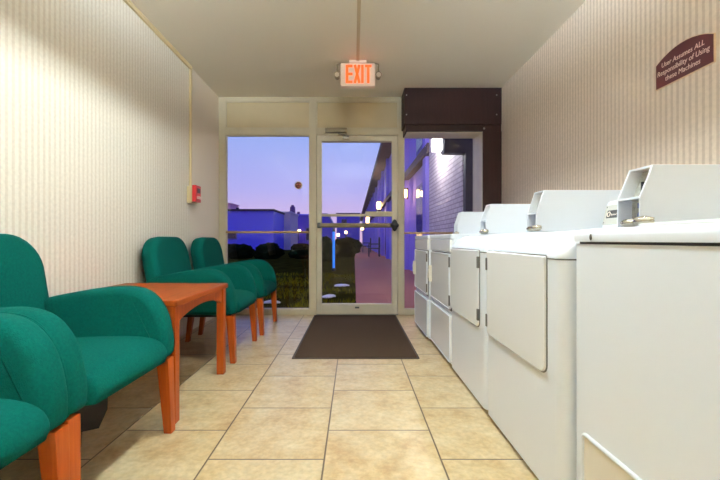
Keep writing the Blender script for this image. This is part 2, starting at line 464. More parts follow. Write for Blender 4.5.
def stops(x0, x1, z0, z1, w=.007):
    b = B()
    for a in ((x0, x1, z0, z0+w), (x0, x1, z1-w, z1), (x0, x0+w, z0+w, z1-w), (x1-w, x1, z0+w, z1-w)):
        box(b, a[0], a[1], FY0+.006, GY0, a[2], a[3], .003)
    return b

w1 = struct('window_1', stops(-1.475, -.51, .065, 2.064), M['frame'])
bm = B(); box(bm, -1.475, -.51, GY0, GY1, .065, 2.064); obj('pane', bm, M['glass'], w1, smooth=0)
bm = B(); box(bm, -1.475, -.51, FY0+.005, GY0-.002, .938, .962, .004); obj('cross_rail', bm, M['brass'], w1)
w2 = struct('window_2', stops(.573, 1.387, .065, 2.064), M['frame'])
bm = B(); box(bm, .573, 1.387, GY0, GY1, .065, 2.064); obj('pane', bm, M['glass'], w2, smooth=0)
bm = B(); box(bm, .573, 1.387, FY0+.005, GY0-.002, .93, .95, .004); obj('cross_rail', bm, M['brass'], w2)
bm = B(); cyl(bm, (-.642, GY0-.0015, 1.492), (-.642, GY0, 1.492), .046, n=28)
tag(obj('window_sticker', bm, M['decal']), 'small round dark red sticker on the left window pane', 'sticker')
st = bpy.data.objects['window_sticker']
bm = B()
for a in range(3):
    th = a*2*PI/3+.5
    ellipsoid(bm, (-.642+.018*math.cos(th), GY0-.0022, 1.492+.018*math.sin(th)), .011, .0008, .007, 10, 6)
obj('sticker_print', bm, M['orange'] if False else mat('orange_print', lin(214, 110, 60), .5), st)
bm = B(); tube(bm, [(-.642+.042*math.cos(a*PI/14), GY0-.002, 1.492+.042*math.sin(a*PI/14)) for a in range(28)], .003, 6, True); obj('sticker_rim', bm, M['ivory'], st)

# door
bm = B()
DX0, DX1 = -.426, .501
box(bm, DX0, -.372, FY0, FY1-.01, .01, 2.06, .004); box(bm, .436, DX1, FY0, FY1-.01, .01, 2.06, .004)
box(bm, -.372, .436, FY0, FY1-.01, .01, .125, .004); box(bm, -.372, .436, FY0, FY1-.01, 1.992, 2.06, .004)
d1 = struct('door_1', bm, M['frame_lt'])
bm = B(); box(bm, -.372, .436, GY0, GY1, .125, 1.992); obj('pane', bm, M['glass'], d1, smooth=0)
bm = B(); box(bm, -.372, .436, FY0-.004, FY0+.03, 1.13, 1.158, .004); box(bm, .13, .436, FY0-.012, FY0+.03, 1.128, 1.188, .004); obj('cross_rail', bm, M['frame'], d1)
bm = B(); box(bm, -.40, .46, FY0-.075, FY0-.035, 1.0, 1.05, .008); pb = obj('push_bar', bm, mat('bronze_bar', lin(92, 80, 62), .4, .6), d1)
bm = B()
box(bm, .425, .492, FY0-.085, FY0, .992, 1.058, .01); ellipsoid(bm, (.458, FY0-.07, 1.025), .034, .03, .068); ellipsoid(bm, (.458, FY0-.075, 1.025), .05, .025, .03)
obj('latch_case', bm, M['black'], pb)
bm = B(); box(bm, -.415, -.378, FY0-.08, FY0, .995, 1.055, .008); obj('bar_end', bm, M['black'], pb)
bm = B(); box(bm, .01, .06, FY0-.003, FY0, .075, .095); obj('rail_label', bm, M['seam'], d1)
bm = B(); box(bm, -.33, -.08, FY0-.05, FY0-.006, 2.085, 2.135, .008); dc = obj('door_closer', bm, mat('closer_grey', lin(128, 116, 92), .4, .5), d1)
bm = B(); tube(bm, [(-.18, FY0-.028, 2.085), (-.17, FY0-.05, 2.065), (-.11, FY0-.05, 2.06), (-.1, FY0-.01, 2.045)], .009); box(bm, -.13, -.06, FY0-.03, FY0, 2.02, 2.05, .004)
obj('closer_arm', bm, M['steel'], dc)
bm = B(); box(bm, -.43, .505, FY0-.02, FY1, 0, .01); struct('trim_3', bm, M['steel'])   # threshold

# dark brown boxed-in bulkhead and pilaster
bm = B()
box(bm, .543, XR, 4.10, FY0-.006, 2.105, H, .003); box(bm, .56, XR, 4.115, FY0-.006, 2.03, 2.105, .002)
box(bm, 1.387, XR, 4.10, FY0-.006, 0, 2.03, .003)
bk = struct('trim_4', bm, M['brown'])
for x in (.565, 1.535):
    for z in (2.21, 2.42):
        bm = B(); ellipsoid(bm, (x, 4.099, z), .008, .003, .008, 10, 6); obj('screw', bm, M['steel'], bk)
bm = B(); ellipsoid(bm, (1.40, 4.098, 2.06), .012, .006, .012, 10, 6); obj('screw', bm, M['steel'], bk)

bm = B(); box(bm, 1.381, 1.387, 4.112, FY0, 0, 2.03); box(bm, .573, 1.381, 4.125, FY0-.006, 2.022, 2.03); struct('trim_5', bm, M['frame_lt'])

# ------------------------------------------------------------------ raceways, alarm, exit sign, plaque
t = thing('cable_raceway', 'ivory cable raceway along the top of the left wall down to the fire alarm', 'raceway', (XL, 3.59, 1.36))
bm = B(); box(bm, XL+.001, XL+.022, 1.2, 3.605, H-.034, H-.002, .003); box(bm, XL+.022, XL+.026, 1.2, 3.605, H-.02, H-.016); obj('horizontal_run', bm, M['race'], t)
bm = B(); box(bm, XL+.001, XL+.02, 3.575, 3.605, 1.362, H-.034, .003); obj('vertical_run', bm, M['race'], t)
t = thing('fire_alarm_pull_station', 'red fire alarm pull station on an ivory box on the left wall', 'fire alarm', (XL, 3.59, 1.29))
bm = B(); box(bm, XL, XL+.048, 3.53, 3.65, 1.205, 1.36, .005); obj('back_box', bm, M['race'], t)
bm = B(); box(bm, XL+.048, XL+.085, 3.53, 3.65, 1.215, 1.372, .006); bd = obj('body', bm, M['red'], t)
bm = B(); box(bm, XL+.085, XL+.092, 3.56, 3.62, 1.30, 1.345, .003); obj('window_plate', bm, M['black'], bd)
bm = B(); box(bm, XL+.085, XL+.102, 3.545, 3.635, 1.245, 1.27, .004); obj('pull_handle', bm, mat('pale_handle', lin(232, 200, 190), .4), bd)

bm = B(); box(bm, .022, .048, 2.56, 3.47, H-.012, H, .002)
tag(obj('ceiling_raceway', bm, mat('raceway_beige', lin(200, 180, 146), .5)), 'slim pale raceway along the ceiling feeding the exit sign', 'raceway')
EY = 3.5
t = thing('exit_sign', 'white exit sign with lit orange letters hanging from the ceiling', 'exit sign', (.035, EY, H))
bm = B(); rprism(bm, rrect(-.124, .193, 2.262, 2.472, .012), 'y', EY-.03, EY+.03, .006, 3); hs = obj('housing', bm, M['sign_white'], t)
bm = B(); box(bm, -.045, .115, EY-.04, EY+.04, 2.472, 2.4995, .006); obj('canopy', bm, M['sign_white'], t)
bm = B()
lx0, lz0, lh, sw = -.075, 2.289, .165, .023
yl0, yl1 = EY-.034, EY-.029
def bar(a, b, w):
    a, b = Vector(a), Vector(b); d = (b-a).normalized(); n = Vector((-d.y, d.x))*w/2
    prism(bm, [tuple(a+n), tuple(a-n), tuple(b-n), tuple(b+n)], 'y', yl0, yl1)
x = lx0
box(bm, x, x+sw, yl0, yl1, lz0, lz0+lh)
for z in (lz0, lz0+lh/2-.011, lz0+lh-.022): box(bm, x+sw, x+.062, yl0, yl1, z, z+.022)
obj('letter_e', bm, M['exit_red'], hs)
bm = B(); x = lx0+.07
bar((x+.012, lz0), (x+.054, lz0+lh), sw); bar((x+.054, lz0), (x+.012, lz0+lh), sw); obj('letter_x', bm, M['exit_red'], hs)
bm = B(); x = lx0+.14; box(bm, x, x+sw, yl0, yl1, lz0, lz0+lh); obj('letter_i', bm, M['exit_red'], hs)
bm = B(); x = lx0+.172; box(bm, x+.021, x+.021+sw, yl0, yl1, lz0, lz0+lh-.022); box(bm, x+.003, x+.063, yl0, yl1, lz0+lh-.022, lz0+lh); obj('letter_t', bm, M['exit_red'], hs)
for sx, cx in ((-1, -.155), (1, .224)):
    bm = B(); cyl(bm, (cx, EY-.035, 2.365), (cx, EY+.03, 2.365), .03, .022); tube(bm, [(cx-.0, EY, 2.385), (cx, EY, 2.475), (cx-sx*.03, EY, 2.48), (cx-sx*.11, EY, 2.48)], .006)
    lh_ = obj('lamp_head', bm, mat('lamp_head_grey', lin(140, 128, 104), .4), t)
    bm = B(); cyl(bm, (cx, EY-.037, 2.365), (cx, EY-.034, 2.365), .021); obj('lamp_lens', bm, M['lampglass'], lh_)

# plaque on the right wall: outline in (y, z)
PY0, PY1, PZ0, PZ1, PK = 1.678, 1.996, 1.646, 1.768, 1.814
def plaque_pts(g=0):
    c = (PY0+PY1)/2; hw = (PY1-PY0)/2+g
    pts = [(c-hw, PZ0-g), (c-hw, PZ1+g*.6)]
    for k in range(1, 24):
        a = -1+2*k/24; pts.append((c+hw*a, PZ1+g*.6+(PK-PZ1+g*.4)*(1-a*a)))
    pts += [(c+hw, PZ1+g*.6), (c+hw, PZ0-g)]
    return pts
t = thing('wall_plaque', 'maroon arched plaque with cream lettering on the right wall', 'sign', (XR, (PY0+PY1)/2, PZ0))
bm = B(); prism(bm, plaque_pts(.004), 'x', XR-.006, XR); obj('backing', bm, M['gold'], t)
bm = B(); prism(bm, plaque_pts(0), 'x', XR-.008, XR-.006); fc = obj('face', bm, M['maroon'], t)
for s, y0, z, wd in (('User Assumes ALL', 1.958, 1.7435, .238), ('Responsibility of Using', 1.985, 1.7055, .292), ('these Machines', 1.936, 1.668, .196)):
    b = text_bm(s, wd, None, .12, .0008)
    for v in b.verts: v.co.y *= 1.12
    xform(b, basis((0, -1, 0), (0, 0, 1), (XR-.0081, y0, z)))
    obj('lettering', b, M['ivory'], fc, smooth=0)

# ------------------------------------------------------------------ mat
t = thing('door_mat', 'dark brown floor mat in front of the glass door', 'mat', (.012, 3.54, 0))
bm = B(); rprism(bm, rrect(-.452, .476, 2.75, 4.335, .012), 'z', 0, .006, .003, 2); obj('rubber_backing', bm, M['rubber'], t)
bm = B(); rprism(bm, rrect(-.435, .459, 2.767, 4.318, .01), 'z', .004, .011, .003, 2); obj('pile', bm, M['mat_'], t)

# ------------------------------------------------------------------ armchairs (local frame: +x faces the room)
ARM = catmull([(-.29, .342), (-.318, .45), (-.305, .553), (-.235, .598), (-.08, .632), (.06, .652), (.165, .654), (.235, .630), (.285, .580), (.315, .515), (.331, .44), (.334, .385), (.322, .345), (.25, .337), (-.05, .337)], 4)
SEATP = catmull([(-.26, .345), (-.27, .40), (-.25, .432), (-.05, .443), (.15, .45), (.26, .444), (.32, .422), (.346, .385), (.342, .35), (.30, .334), (.0, .334)], 4)
def make_chair(label):
    t = thing('armchair', label, 'armchair', (0, 0, 0), 'green armchairs along the left wall')
    bm = B(); rprism(bm, SEATP, 'y', -.228, .228, .022, 4); obj('seat', bm, M['fabric'], t, False, 60)
    bm = B()
    pts = rrect(-.278, .278, -.02, .545, .1, 8, (.15, .15, .05, .05))
    # bulge sides a little
    pts = [(p[0]*(1+.05*math.sin(max(0, min(1, p[1]/.5))*PI)), p[1]) for p in pts]
    rprism(bm, pts, 'x', -.055, .055, .042, 6)
    for v in bm.verts:
        if v.co.x > 0: v.co.x += .012*(1-(v.co.y/.3)**2)
    xform(bm, Matrix.Translation((-.215, 0, .345)) @ Matrix.Rotation(math.radians(-10.5), 4, 'Y'))
    obj('backrest', bm, M['fabric'], t, False, 60)
    for s in (-1, 1):
        bm = B(); a0, a1 = sorted((s*.222, s*.318)); rprism(bm, ARM, 'y', a0, a1, .034, 6)
        ar = obj('arm', bm, M['fabric'], t, False, 60)
        bm = B()
        for yy in (s*.318-s*.0085,):
            tube(bm, [(p[0], yy, p[1]) for p in inset(ARM, .0085)], .003, 6, True)
        obj('piping', bm, M['fabric'], ar, False)
    bm = B(); box(bm, -.28, .30, -.30, .30, .322, .338); obj('dust_cover', bm, M['dust'], t, False, label='black cloth under the seat')
    for s in (-1, 1):
        bm = B(); taper(bm, (.298, s*.286, .335), (.318, s*.289, 0), (.056, .052), (.036, .038)); obj('leg', bm, M['legwood'], t, False)
        bm = B(); taper(bm, (-.20, s*.27, .335), (-.245, s*.272, 0), (.05, .05), (.034, .036)); obj('leg', bm, M['legwood'], t, False)
    return t
CX = -1.15
ch = make_chair('green armchair next to the near side of the wooden side table')
ch.location = (CX, 1.425, 0)
dup(ch, (CX+.01, .779, 0), 'green armchair nearest the camera, only its arm and seat in view')
dup(ch, (CX-.012, 2.955, 0), 'green armchair just beyond the far side of the wooden side table')
dup(ch, (CX, 3.735, 0), 'green armchair farthest back, beside the left window')
ch.rotation_euler.z = math.radians(-1.2)
# torn liner hanging under the second chair
bm = B()
s = bmesh.new()
prof = [(1.30, .325), (1.30, .12), (1.36, .05), (1.40, .09), (1.45, .08), (1.49, .14), (1.53, .15), (1.515, .2), (1.545, .225), (1.53, .26), (1.54, .325)]
prof = [(p[0]+.13, p[1]) for p in prof]
prism(bm, prof, 'x', -1.075, -1.069)
for v in bm.verts: v.co.x += .03*math.sin(v.co.y*40)*(.33-v.co.z)/.3
obj('torn_liner', bm, M['dust'], ch, True, label='torn black liner hanging below the seat')

# ------------------------------------------------------------------ side table
t = thing('side_table', 'square cherry wood side table between green armchairs', 'table', (-1.163, 2.12, 0))
TX0, TX1, TY0, TY1 = -1.49, -.82, 1.76, 2.49
bm = B(); rprism(bm, rrect(TX0, TX1, TY0, TY1, .012), 'z', .55, .58, .006, 4); obj('tabletop', bm, M['topwood'], t)
LG = .046
for x in (TX0+.012, TX1-.012-LG):
    for y in (TY0+.014, TY1-.014-LG):
        bm = B(); box(bm, x, x+LG, y, y+LG, 0, .551, .004); obj('leg', bm, M['legwood'], t)
def arch(a0, a1):
    pts = [(a0, .551), (a0, .455)]
    for k in range(15):
        f = k/14; pts.append((a0+(a1-a0)*f, .462+.048*math.sin(PI*f)**.7))
    return pts+[(a1, .455), (a1, .551)]
for x in (TX0+.022, TX1-.022-.022):
    bm = B(); prism(bm, arch(TY0+.014+LG, TY1-.014-LG), 'x', x, x+.022); obj('apron', bm, M['legwood'], t)
for y in (TY0+.024, TY1-.024-.022):
    bm = B(); prism(bm, arch(TX0+.012+LG, TX1-.012-LG), 'y', y, y+.022); obj('apron', bm, M['legwood'], t)

# ------------------------------------------------------------------ laundry machines
HW = .3375
def plan(x0, x1, r):     # body outline in (x, y) with rounded front corners (front = low x)
    return rrect(x0, x1, -HW, HW, r, 6, (.006, r, r, .006))
def slab(yz, x0, x1, r=.004): # rounded slab in the front plane
    b = B(); rprism(b, yz, 'x', x0, x1, r, 3); return b
def tr(b, v): bmesh.ops.translate(b, verts=b.verts, vec=v); return b

def coin_box(t, x, zb, badge=False, hh=.192):
    """coin meter at the far end of the top, open-fronted, and the console behind it"""
    y0, y1 = .24, .336
    zt = zb+hh
    P = [(x, zb), (x+.001, zb+.086), (x+.037, zt), (x+.47, zt), (x+.47, zb)]
    R = [(x+.042, zb), (x+.043, zb+.086), (x+.075, zt-.006), (x+.47, zt-.006), (x+.47, zb)]
    b = B()
    prism(b, P, 'y', y0, y0+.007, .0015, 1); prism(b, P, 'y', y1-.007, y1, .0015, 1)
    prism(b, [(x+.037, zt-.006), (x+.037, zt), (x+.47, zt), (x+.47, zt-.006)], 'y', y0+.004, y1-.004)
    prism(b, [(x+.002, zb+.082), (x+.002, zb+.088), (x+.06, zb+.092), (x+.06, zb+.082)], 'y', y0+.004, y1-.004)
    box(b, x+.002, x+.04, y0+.004, y1-.004, zb, zb+.006)
    cb = obj('coin_box', b, M['white'], t, False)
    b = B(); prism(b, R, 'y', y0+.006, y1-.006); obj('coin_mechanism', b, M['mech'], cb, False, 0)
    b = B(); box(b, x+.04, x+.056, y0+.044, y0+.05, zb+.1, zb+.135); obj('coin_slot', b, M['black'], cb, False)
    b = B(); ellipsoid(b, (x+.068, y0+.04, zb+.162), .008, .012, .008); obj('coin_button', b, M['orange'], cb, False)
    b = B(); cyl(b, (x+.042, y0+.048, zb+.036), (x+.0395, y0+.048, zb+.036), .015); obj('coin_decal', b, M['blue_p'], cb, False)
    b = B(); box(b, x+.039, x+.042, y0+.034, y0+.062, zb+.058, zb+.074, .001); obj('coin_label', b, M['blue_p'], cb, False)
    b = B(); cyl(b, (x+.0395, y0+.048, zb+.036), (x+.0385, y0+.048, zb+.036), .008); obj('coin_decal_centre', b, M['red'], cb, False)
    # chrome coin slide lying at the foot of the meter
    b = B()
    ellipsoid(b, (x-.012, y0+.024, zb+.012), .018, .03, .013); ellipsoid(b, (x-.012, y0-.028, zb+.015), .022, .03, .015)
    tube(b, [(x-.012+.019*math.cos(a*PI/10), y0-.028+.027*math.sin(a*PI/10), zb+.022) for a in range(20)], .003, 6, True)
    obj('coin_slide', b, M['chrome'], t, False)
    b = B()
    prism(b, [(x+.30, zb), (x+.332, zb+.132), (x+.345, zb+.14), (x+.505, zb+.14), (x+.505, zb)], 'y', -HW+.004, y0-.001, .005, 2)
    co = obj('console', b, M['white'], t, False)
    if badge:
        sl = Vector((.03, .125)).normalized()
        o = Vector((x+.30, 0, zb))
        def onp(b2, y, s, lift=0.001):
            nrm = Vector((-sl.y, 0, sl.x))
            return xform(b2, basis((0, -1, 0), (sl.x, 0, sl.y), tuple(o+Vector((sl.x*s, y, sl.y*s))+nrm*lift)))
        b = B(); rprism(b, rrect(0, .15, 0, .092, .004), 'z', -.002, .002, .001, 2); onp(b, .236, .03); pl = obj('badge_plate', b, mat('badge_silver', lin(205, 204, 196), .35, .3), co, False)
        b = B(); box(b, .018, .135, .03, .066, .002, .003); onp(b, .236, .03); obj('badge_panel', b, M['seam'], pl, False)
        b = text_bm('Speed Queen', .084, .013, 0, .0005); tr(b, (.046, .042, .003)); onp(b, .236, .03); obj('badge_lettering', b, M['ivory'], pl, False, 0)
        b = B(); tube(b, [(.032+.009*math.cos(a*PI/8), .048+.011*math.sin(a*PI/8), .0035) for a in range(16)], .0022, 6, True); onp(b, .236, .03); obj('badge_ring', b, M['ivory'], pl, False)
        for sx in (.008, .142):
            for sy in (.01, .082):
                b = B(); ellipsoid(b, (sx, sy, .002), .003, .003, .001, 8, 6)
                onp(b, .236, .03); obj('badge_screw', b, M['seam'], pl, False)

def toe(t, x1=.70):
    b = B(); box(b, .045, x1, -HW+.03, HW-.03, 0, .024); obj('base', b, M['black'], t, False)

def dryer_nosed(label, loc, hinge):      # hinge: +1 far side, -1 near side
    t = thing('clothes_dryer', label, 'dryer', loc, 'white coin operated laundry machines')
    toe(t)
    b = B(); prism(b, plan(.003, .70, .034), 'z', .02, .80); obj('body', b, M['white'], t, False)
    b = B(); box(b, .055, .69, -HW-.003, -HW+.002, .03, .79, .0015); obj('side_panel', b, M['white'], t, False)
    prof = [(.002, .80), (.002, .812), (.009, .826), (.026, .845), (.045, .862), (.075, .878), (.12, .889), (.2, .896), (.70, .902), (.70, .80)]
    s2 = bmesh.new(); rings = []
    for i, (px_, pz_) in enumerate(prof[:9]):
        g = .0 if i < 6 else (.004, .012, .03)[i-6]
        rings.append([s2.verts.new((p[0], p[1], pz_)) for p in rrect(px_, .70-g, -HW+g, HW-g, .034, 6, (.006, .034, .034, .006))])
    for q, w_ in zip(rings, rings[1:]):
        for i in range(len(q)): s2.faces.new((q[i], q[(i+1) % len(q)], w_[(i+1) % len(q)], w_[i]))
    s2.faces.new(rings[0][::-1]); s2.faces.new(rings[-1])
    b = B(); merge(b, s2)
    obj('top_cover', b, M['white'], t, False, 50)
    b = B(); prism(b, rrect(.0015, .70, -HW-.001, HW+.001, .034, 6, (.006, .034, .034, .006)), 'z', .796, .8005); obj('top_seam', b, M['seam'], t, False)
    c = .035
    y0, y1, z0, z1 = -.25, .305, .41, .806
    yz = rrect(y0, y1, z0, z1, .02, 5, (.006, .006, .03, .03))
    def ofs(d): return inset(yz, -d)
    obj('door_gap', slab(ofs(.004), .0005, .0035, .0008), M['gap'], t, False)
    dr = obj('door', slab(yz, -.008, .003, .005), M['white2'], t, False)
    hy = y1-.004 if hinge > 0 else y0+.004
    for z in (.715, .445):
        b = B(); box(b, -.012, .0, hy-.009, hy+.009, z, z+.06, .003); obj('hinge', b, M['hinge'], dr, False)
    return t

def dryer_flat(label, loc, box_):
    t = thing('clothes_dryer', label, 'dryer', loc, 'white coin operated laundry machines')
    toe(t)
    b = B(); prism(b, plan(.014, .70, .014), 'z', .02, .87); obj('body', b, M['white'], t, False)
    b = B(); rprism(b, plan(.0, .70, .014), 'z', .868, .90, .006, 3); obj('top_cover', b, M['white'], t, False)
    obj('control_fascia', slab(rrect(-.325, .325, .778, .862, .006), 0, .016), M['white2'], t, False)
    obj('door_gap', slab(rrect(-.325, .325, .378, .772, .006), .0105, .0145, .001), M['seam'], t, False)
    yz = rrect(-.312, .322, .388, .768, .012)
    dr = obj('door', slab(yz, 0, .0145, .004), M['white2'], t, False)
    b = B(); tube(b, [(.001, p[0], p[1]) for p in inset(yz, .006)], .005, 8, True); obj('door_rim', b, M['white'], dr, False)
    b = B(); box(b, -.026, .001, .265, .287, .515, .65, .006); box(b, -.03, -.02, .255, .292, .545, .62, .004); obj('door_handle', b, M['cream_e'], dr, False)
    for z in (.675, .415):
        b = B(); box(b, -.006, .004, -.318, -.302, z, z+.07, .002); obj('hinge', b, M['hinge'], dr, False)
    yz = rrect(-.325, .325, .03, .35, .012)
    lp = obj('lower_panel', slab(yz, 0, .0145, .004), M['white2'], t, False)
    b = B(); tube(b, [(.001, p[0], p[1]) for p in inset(yz, .006)], .005, 8, True); obj('panel_rim', b, M['white'], lp, False)
    return t

m1 = dryer_flat('white dryer with a handle, farthest back, no coin box on top', (.622, 3.568, 0), False)
m2 = dryer_flat('white dryer with a small handle and coin box, second from the back', (.645, 2.889, 0), True)
coin_box(m2, .20, .90)
m3 = dryer_nosed('white dryer with door hinges on its near edge, middle of the row', (.645, 2.212, 0), -1)
coin_box(m3, .20, .90)
m4 = dryer_nosed('white dryer with door hinges on its far edge, just behind the nearest machine', (.645, 1.529, 0), 1)
coin_box(m4, .20, .90, True)

t = thing('washing_machine', 'nearest white washing machine with flat lid, cut off by the right edge', 'washing machine', (.682, .842, 0), 'white coin operated laundry machines')
toe(t)
b = B(); prism(b, plan(.0, .68, .016), 'z', .02, .848); obj('body', b, M['white'], t, False)
b = B(); box(b, .010, .67, -HW+.012, HW-.012, .846, .856); obj('top_seam', b, M['seam'], t, False)
prof = [(-.006, .855), (-.008, .872), (-.003, .884), (.012, .891), (.05, .895), (.68, .897), (.68, .855)]
b = B(); rprism(b, prof, 'y', -HW, HW, .012, 4); tp = obj('top_cover', b, M['white'], t, False, 50)
b = B(); rprism(b, rrect(.08, .46, -.28, .2, .03), 'z', .893, .905, .005, 3); obj('lid', b, M['white2'], t, False)
b = B(); ellipsoid(b, (-.008, .243, .868), .003, .005, .009, 12, 8); obj('lock', b, M['hinge'], tp, False)
coin_box(t, .130, .897, True, .178)
yz = rrect(-.295, .292, .03, .287, .02)
pl = obj('lower_panel', slab(inset(yz, .006), -.001, .004, .002), M['cream_e'], t, False, label='lower access panel, cream tint for the warm floor reflection')  # cream colour stands in for warm light reflected off the floor
b = B(); tube(b, [(-.001, p[0], p[1]) for p in yz], .0065, 8, True); obj('panel_rim', b, M['white'], pl, False)

# ------------------------------------------------------------------ outside
bm = B(); box(bm, -60, .03, 4.9, 90, -.14, -.02); o = struct('lawn', bm, M['lawn'], 0)
bm = B(); box(bm, .03, 1.7, 4.46, 90, -.12, -.01); struct('walkway', bm, M['walk'], 0)
bm = B(); box(bm, -3.5, .03, 4.46, 4.9, -.12, -.01); struct('door_apron', bm, M['apron'], 0)
bm = B(); box(bm, 1.7, 60, 4.6, 90, -.14, -.02); struct('side_ground', bm, M['apron'], 0)
bm = B()
for k in range(9000):
    y = 4.92+5*random.random()**1.6; x = .02-random.random()*(1+y*.62)
    if any(abs(x-a) < .36 and abs(y-b) < .36 for a, b in ((-.22, 7.25), (-.36, 5.85), (-1.13, 5.32))): continue
    if noise.noise(Vector((x*1.5, y*1.5, 0))) < -.25: continue
    h = .03+.05*random.random(); a = random.random()*PI; w = .006
    dx, dy = math.cos(a)*w, math.sin(a)*w; lx, ly = (random.random()-.5)*.05, (random.random()-.5)*.05
    bm.faces.new([bm.verts.new(p) for p in ((x-dx, y-dy, -.022), (x+dx, y+dy, -.022), (x+lx, y+ly, h-.02))])
o = obj('grass', bm, M['blade'], smooth=0, kind='stuff'); tag(o, 'short green grass blades on the lawn outside the glass door', 'grass')
o['kind'] = 'stuff'

def snow(x, y, sx, sy, label):
    b = B(); ellipsoid(b, (0, 0, 0), 1, 1, 1, 28, 12)
    for v in b.verts:
        f = 1+.55*noise.noise(Vector((v.co.x*1.6+x*9, v.co.y*1.6, y)))
        v.co = Vector((v.co.x*sx*f+v.co.y*sx*.3, v.co.y*sy*f, max(v.co.z, -.2)*.035))
    tr(b, (x, y, -.01))
    tag(obj('snow_patch', b, M['snow'], smooth=180), label, 'snow', 'snow patches on the lawn')
snow(-.24, 7.25, .13, .08, 'thin white snow patch on the lawn, farther one seen through the door')
snow(-.38, 5.85, .085, .09, 'white snow patch on the lawn nearest the glass door')
snow(-1.13, 5.3, .11, .05, 'white snow patch on the grass outside the left window')

# long two-storey building along the walkway
t = thing('motel_building', 'long two storey building with wall lamps along the walkway outside', 'building', (3, 30, 0))
bm = B(); box(bm, 1.5, 2.1, 5.27, 7.6, -.02, 4.7); obj('brick_wall', bm, M['brick'], t, smooth=0, label='white painted brick wall')
bm = B(); box(bm, 1.62, 8, 7.6, 75, -.02, 4.7); obj('main_wall', bm, M['facade'], t, smooth=0)
bm = B(); prism(bm, [(1.11, 4.66), (1.11, 4.9), (3, 5.2), (8, 5.2), (8, 4.7), (1.2, 4.66)], 'y', 5.3, 76); obj('roof', bm, M['fascia'], t, smooth=0)
bm = B(); box(bm, 1.13, 1.62, 5.31, 75.9, 4.63, 4.665); obj('soffit', bm, M['soffit'], t, smooth=0)
bm = B(); box(bm, 1.46, 1.64, 7.6, 75, 2.62, 2.80); obj('floor_band', bm, M['fascia'], t, smooth=0)
y = 8.0; k = 0
while y < 62:
    bm = B(); box(bm, 1.5, 1.66, y, y+.35, -.02, 4.66); obj('pilaster', bm, M['facade'], t, smooth=0)
    for z0, z1 in ((.05, 2.2), (3.0, 4.3)):
        bm = B(); box(bm, 1.59, 1.64, y+.75, y+1.75, z0, z1); f = obj('window', bm, M['trimblue'], t, smooth=0)
        bm = B(); box(bm, 1.58, 1.6, y+.82, y+1.68, z0+.08, z1-.08); obj('window_glass', bm, M['dkglass'], f, smooth=0)
    y += 3.2; k += 1
bm = B(); box(bm, 1.585, 1.64, 7.64, 7.95, 1.0, 2.3); f = obj('window', bm, M['trimblue'], t, smooth=0)
bm = B(); box(bm, 1.575, 1.59, 7.67, 7.92, 1.05, 2.25); obj('window_glass', bm, M['dkglass'], f, smooth=0)

t2 = thing('entry_post', 'dark metal post with a box beam outside the narrow window', 'post', (1.57, 5.2, -.01))
bm = B(); box(bm, 1.505, 1.64, 5.14, 5.25, -.01, 2.5, .004); obj('post', bm, M['darkmetal'], t2)
bm = B(); box(bm, 1.215, 1.505, 5.12, 5.26, 2.03, 2.28, .004); obj('beam', bm, M['darkmetal'], t2)

def wall_lamp(y, z, label, m, w=.1, h=.2, power=0, col=(1, .6, .25), x=1.5):
    l = thing('wall_lamp', label, 'lamp', (x, y, z), 'lamps on the outside wall')
    bm = B(); box(bm, x-.03, x, y-w*.5, y+w*.5, z-h*.7, z+h*.7, .004); obj('wall_plate', bm, M['darkmetal'], l)
    bm = B(); box(bm, x-.03-w, x-.03, y-w*.6, y+w*.6, z-h/2, z+h/2, .012); obj('lamp_glass', bm, m, l)
    bm = B(); box(bm, x-.04-w, x-.02, y-w*.7, y+w*.7, z+h/2, z+h/2+.03, .004); obj('lamp_cap', bm, M['darkmetal'], l)
    if power:
        d = bpy.data.lights.new('lamp_bulb', 'POINT'); d.energy = power; d.color = col; d.shadow_soft_size = .08
        o = bpy.data.objects.new('lamp_bulb', d); COL.objects.link(o); o.location = (x-.28, y, z)
wall_lamp(6.4, 2.46, 'bright white wall lamp on the white brick wall', M['whitelamp'], .15, .2, 70, (1, .95, .85))
wall_lamp(10.6, 2.15, 'warm wall lamp just beyond the white brick wall', M['warm'], .12, .22, 20)
wall_lamp(20.9, 2.75, 'warm wall lamp, largest one seen through the door', M['warm'], .2, .38, 120)
wall_lamp(37, 2.8, 'warm wall lamp, second one seen through the door', M['warm'], .3, .55, 150)
wall_lamp(58, 2.75, 'warm wall lamp farthest along the walkway', M['warm'], .4, .7, 150)

# patio chairs against the building
def patio_chair(x, y, label):
    l = thing('patio_chair', label, 'chair', (x, y, -.01), 'dark patio chairs on the walkway')
    bm = B(); box(bm, x-.3, x+.3, y-.3, y+.3, .4, .45, .01); obj('seat', bm, M['darkmetal'], l)
    bm = B(); box(bm, x+.24, x+.3, y-.3, y+.3, .45, 1.0, .01); obj('backrest', bm, M['darkmetal'], l)
    for sx in (-.27, .27):
        for sy in (-.27, .27):
            bm = B(); cyl(bm, (x+sx, y+sy, -.01), (x+sx, y+sy, .41), .025, n=8); obj('leg', bm, M['darkmetal'], l)
    for sy in (-.28, .28):
        bm = B(); tube(bm, [(x-.27, y+sy, .4), (x-.27, y+sy, .65), (x+.27, y+sy, .65)], .025, 6); obj('armrest', bm, M['darkmetal'], l)
patio_chair(1.05, 20, 'dark patio chair nearest on the walkway outside the door')
patio_chair(.9, 27, 'dark patio chair farther along the walkway outside the door')

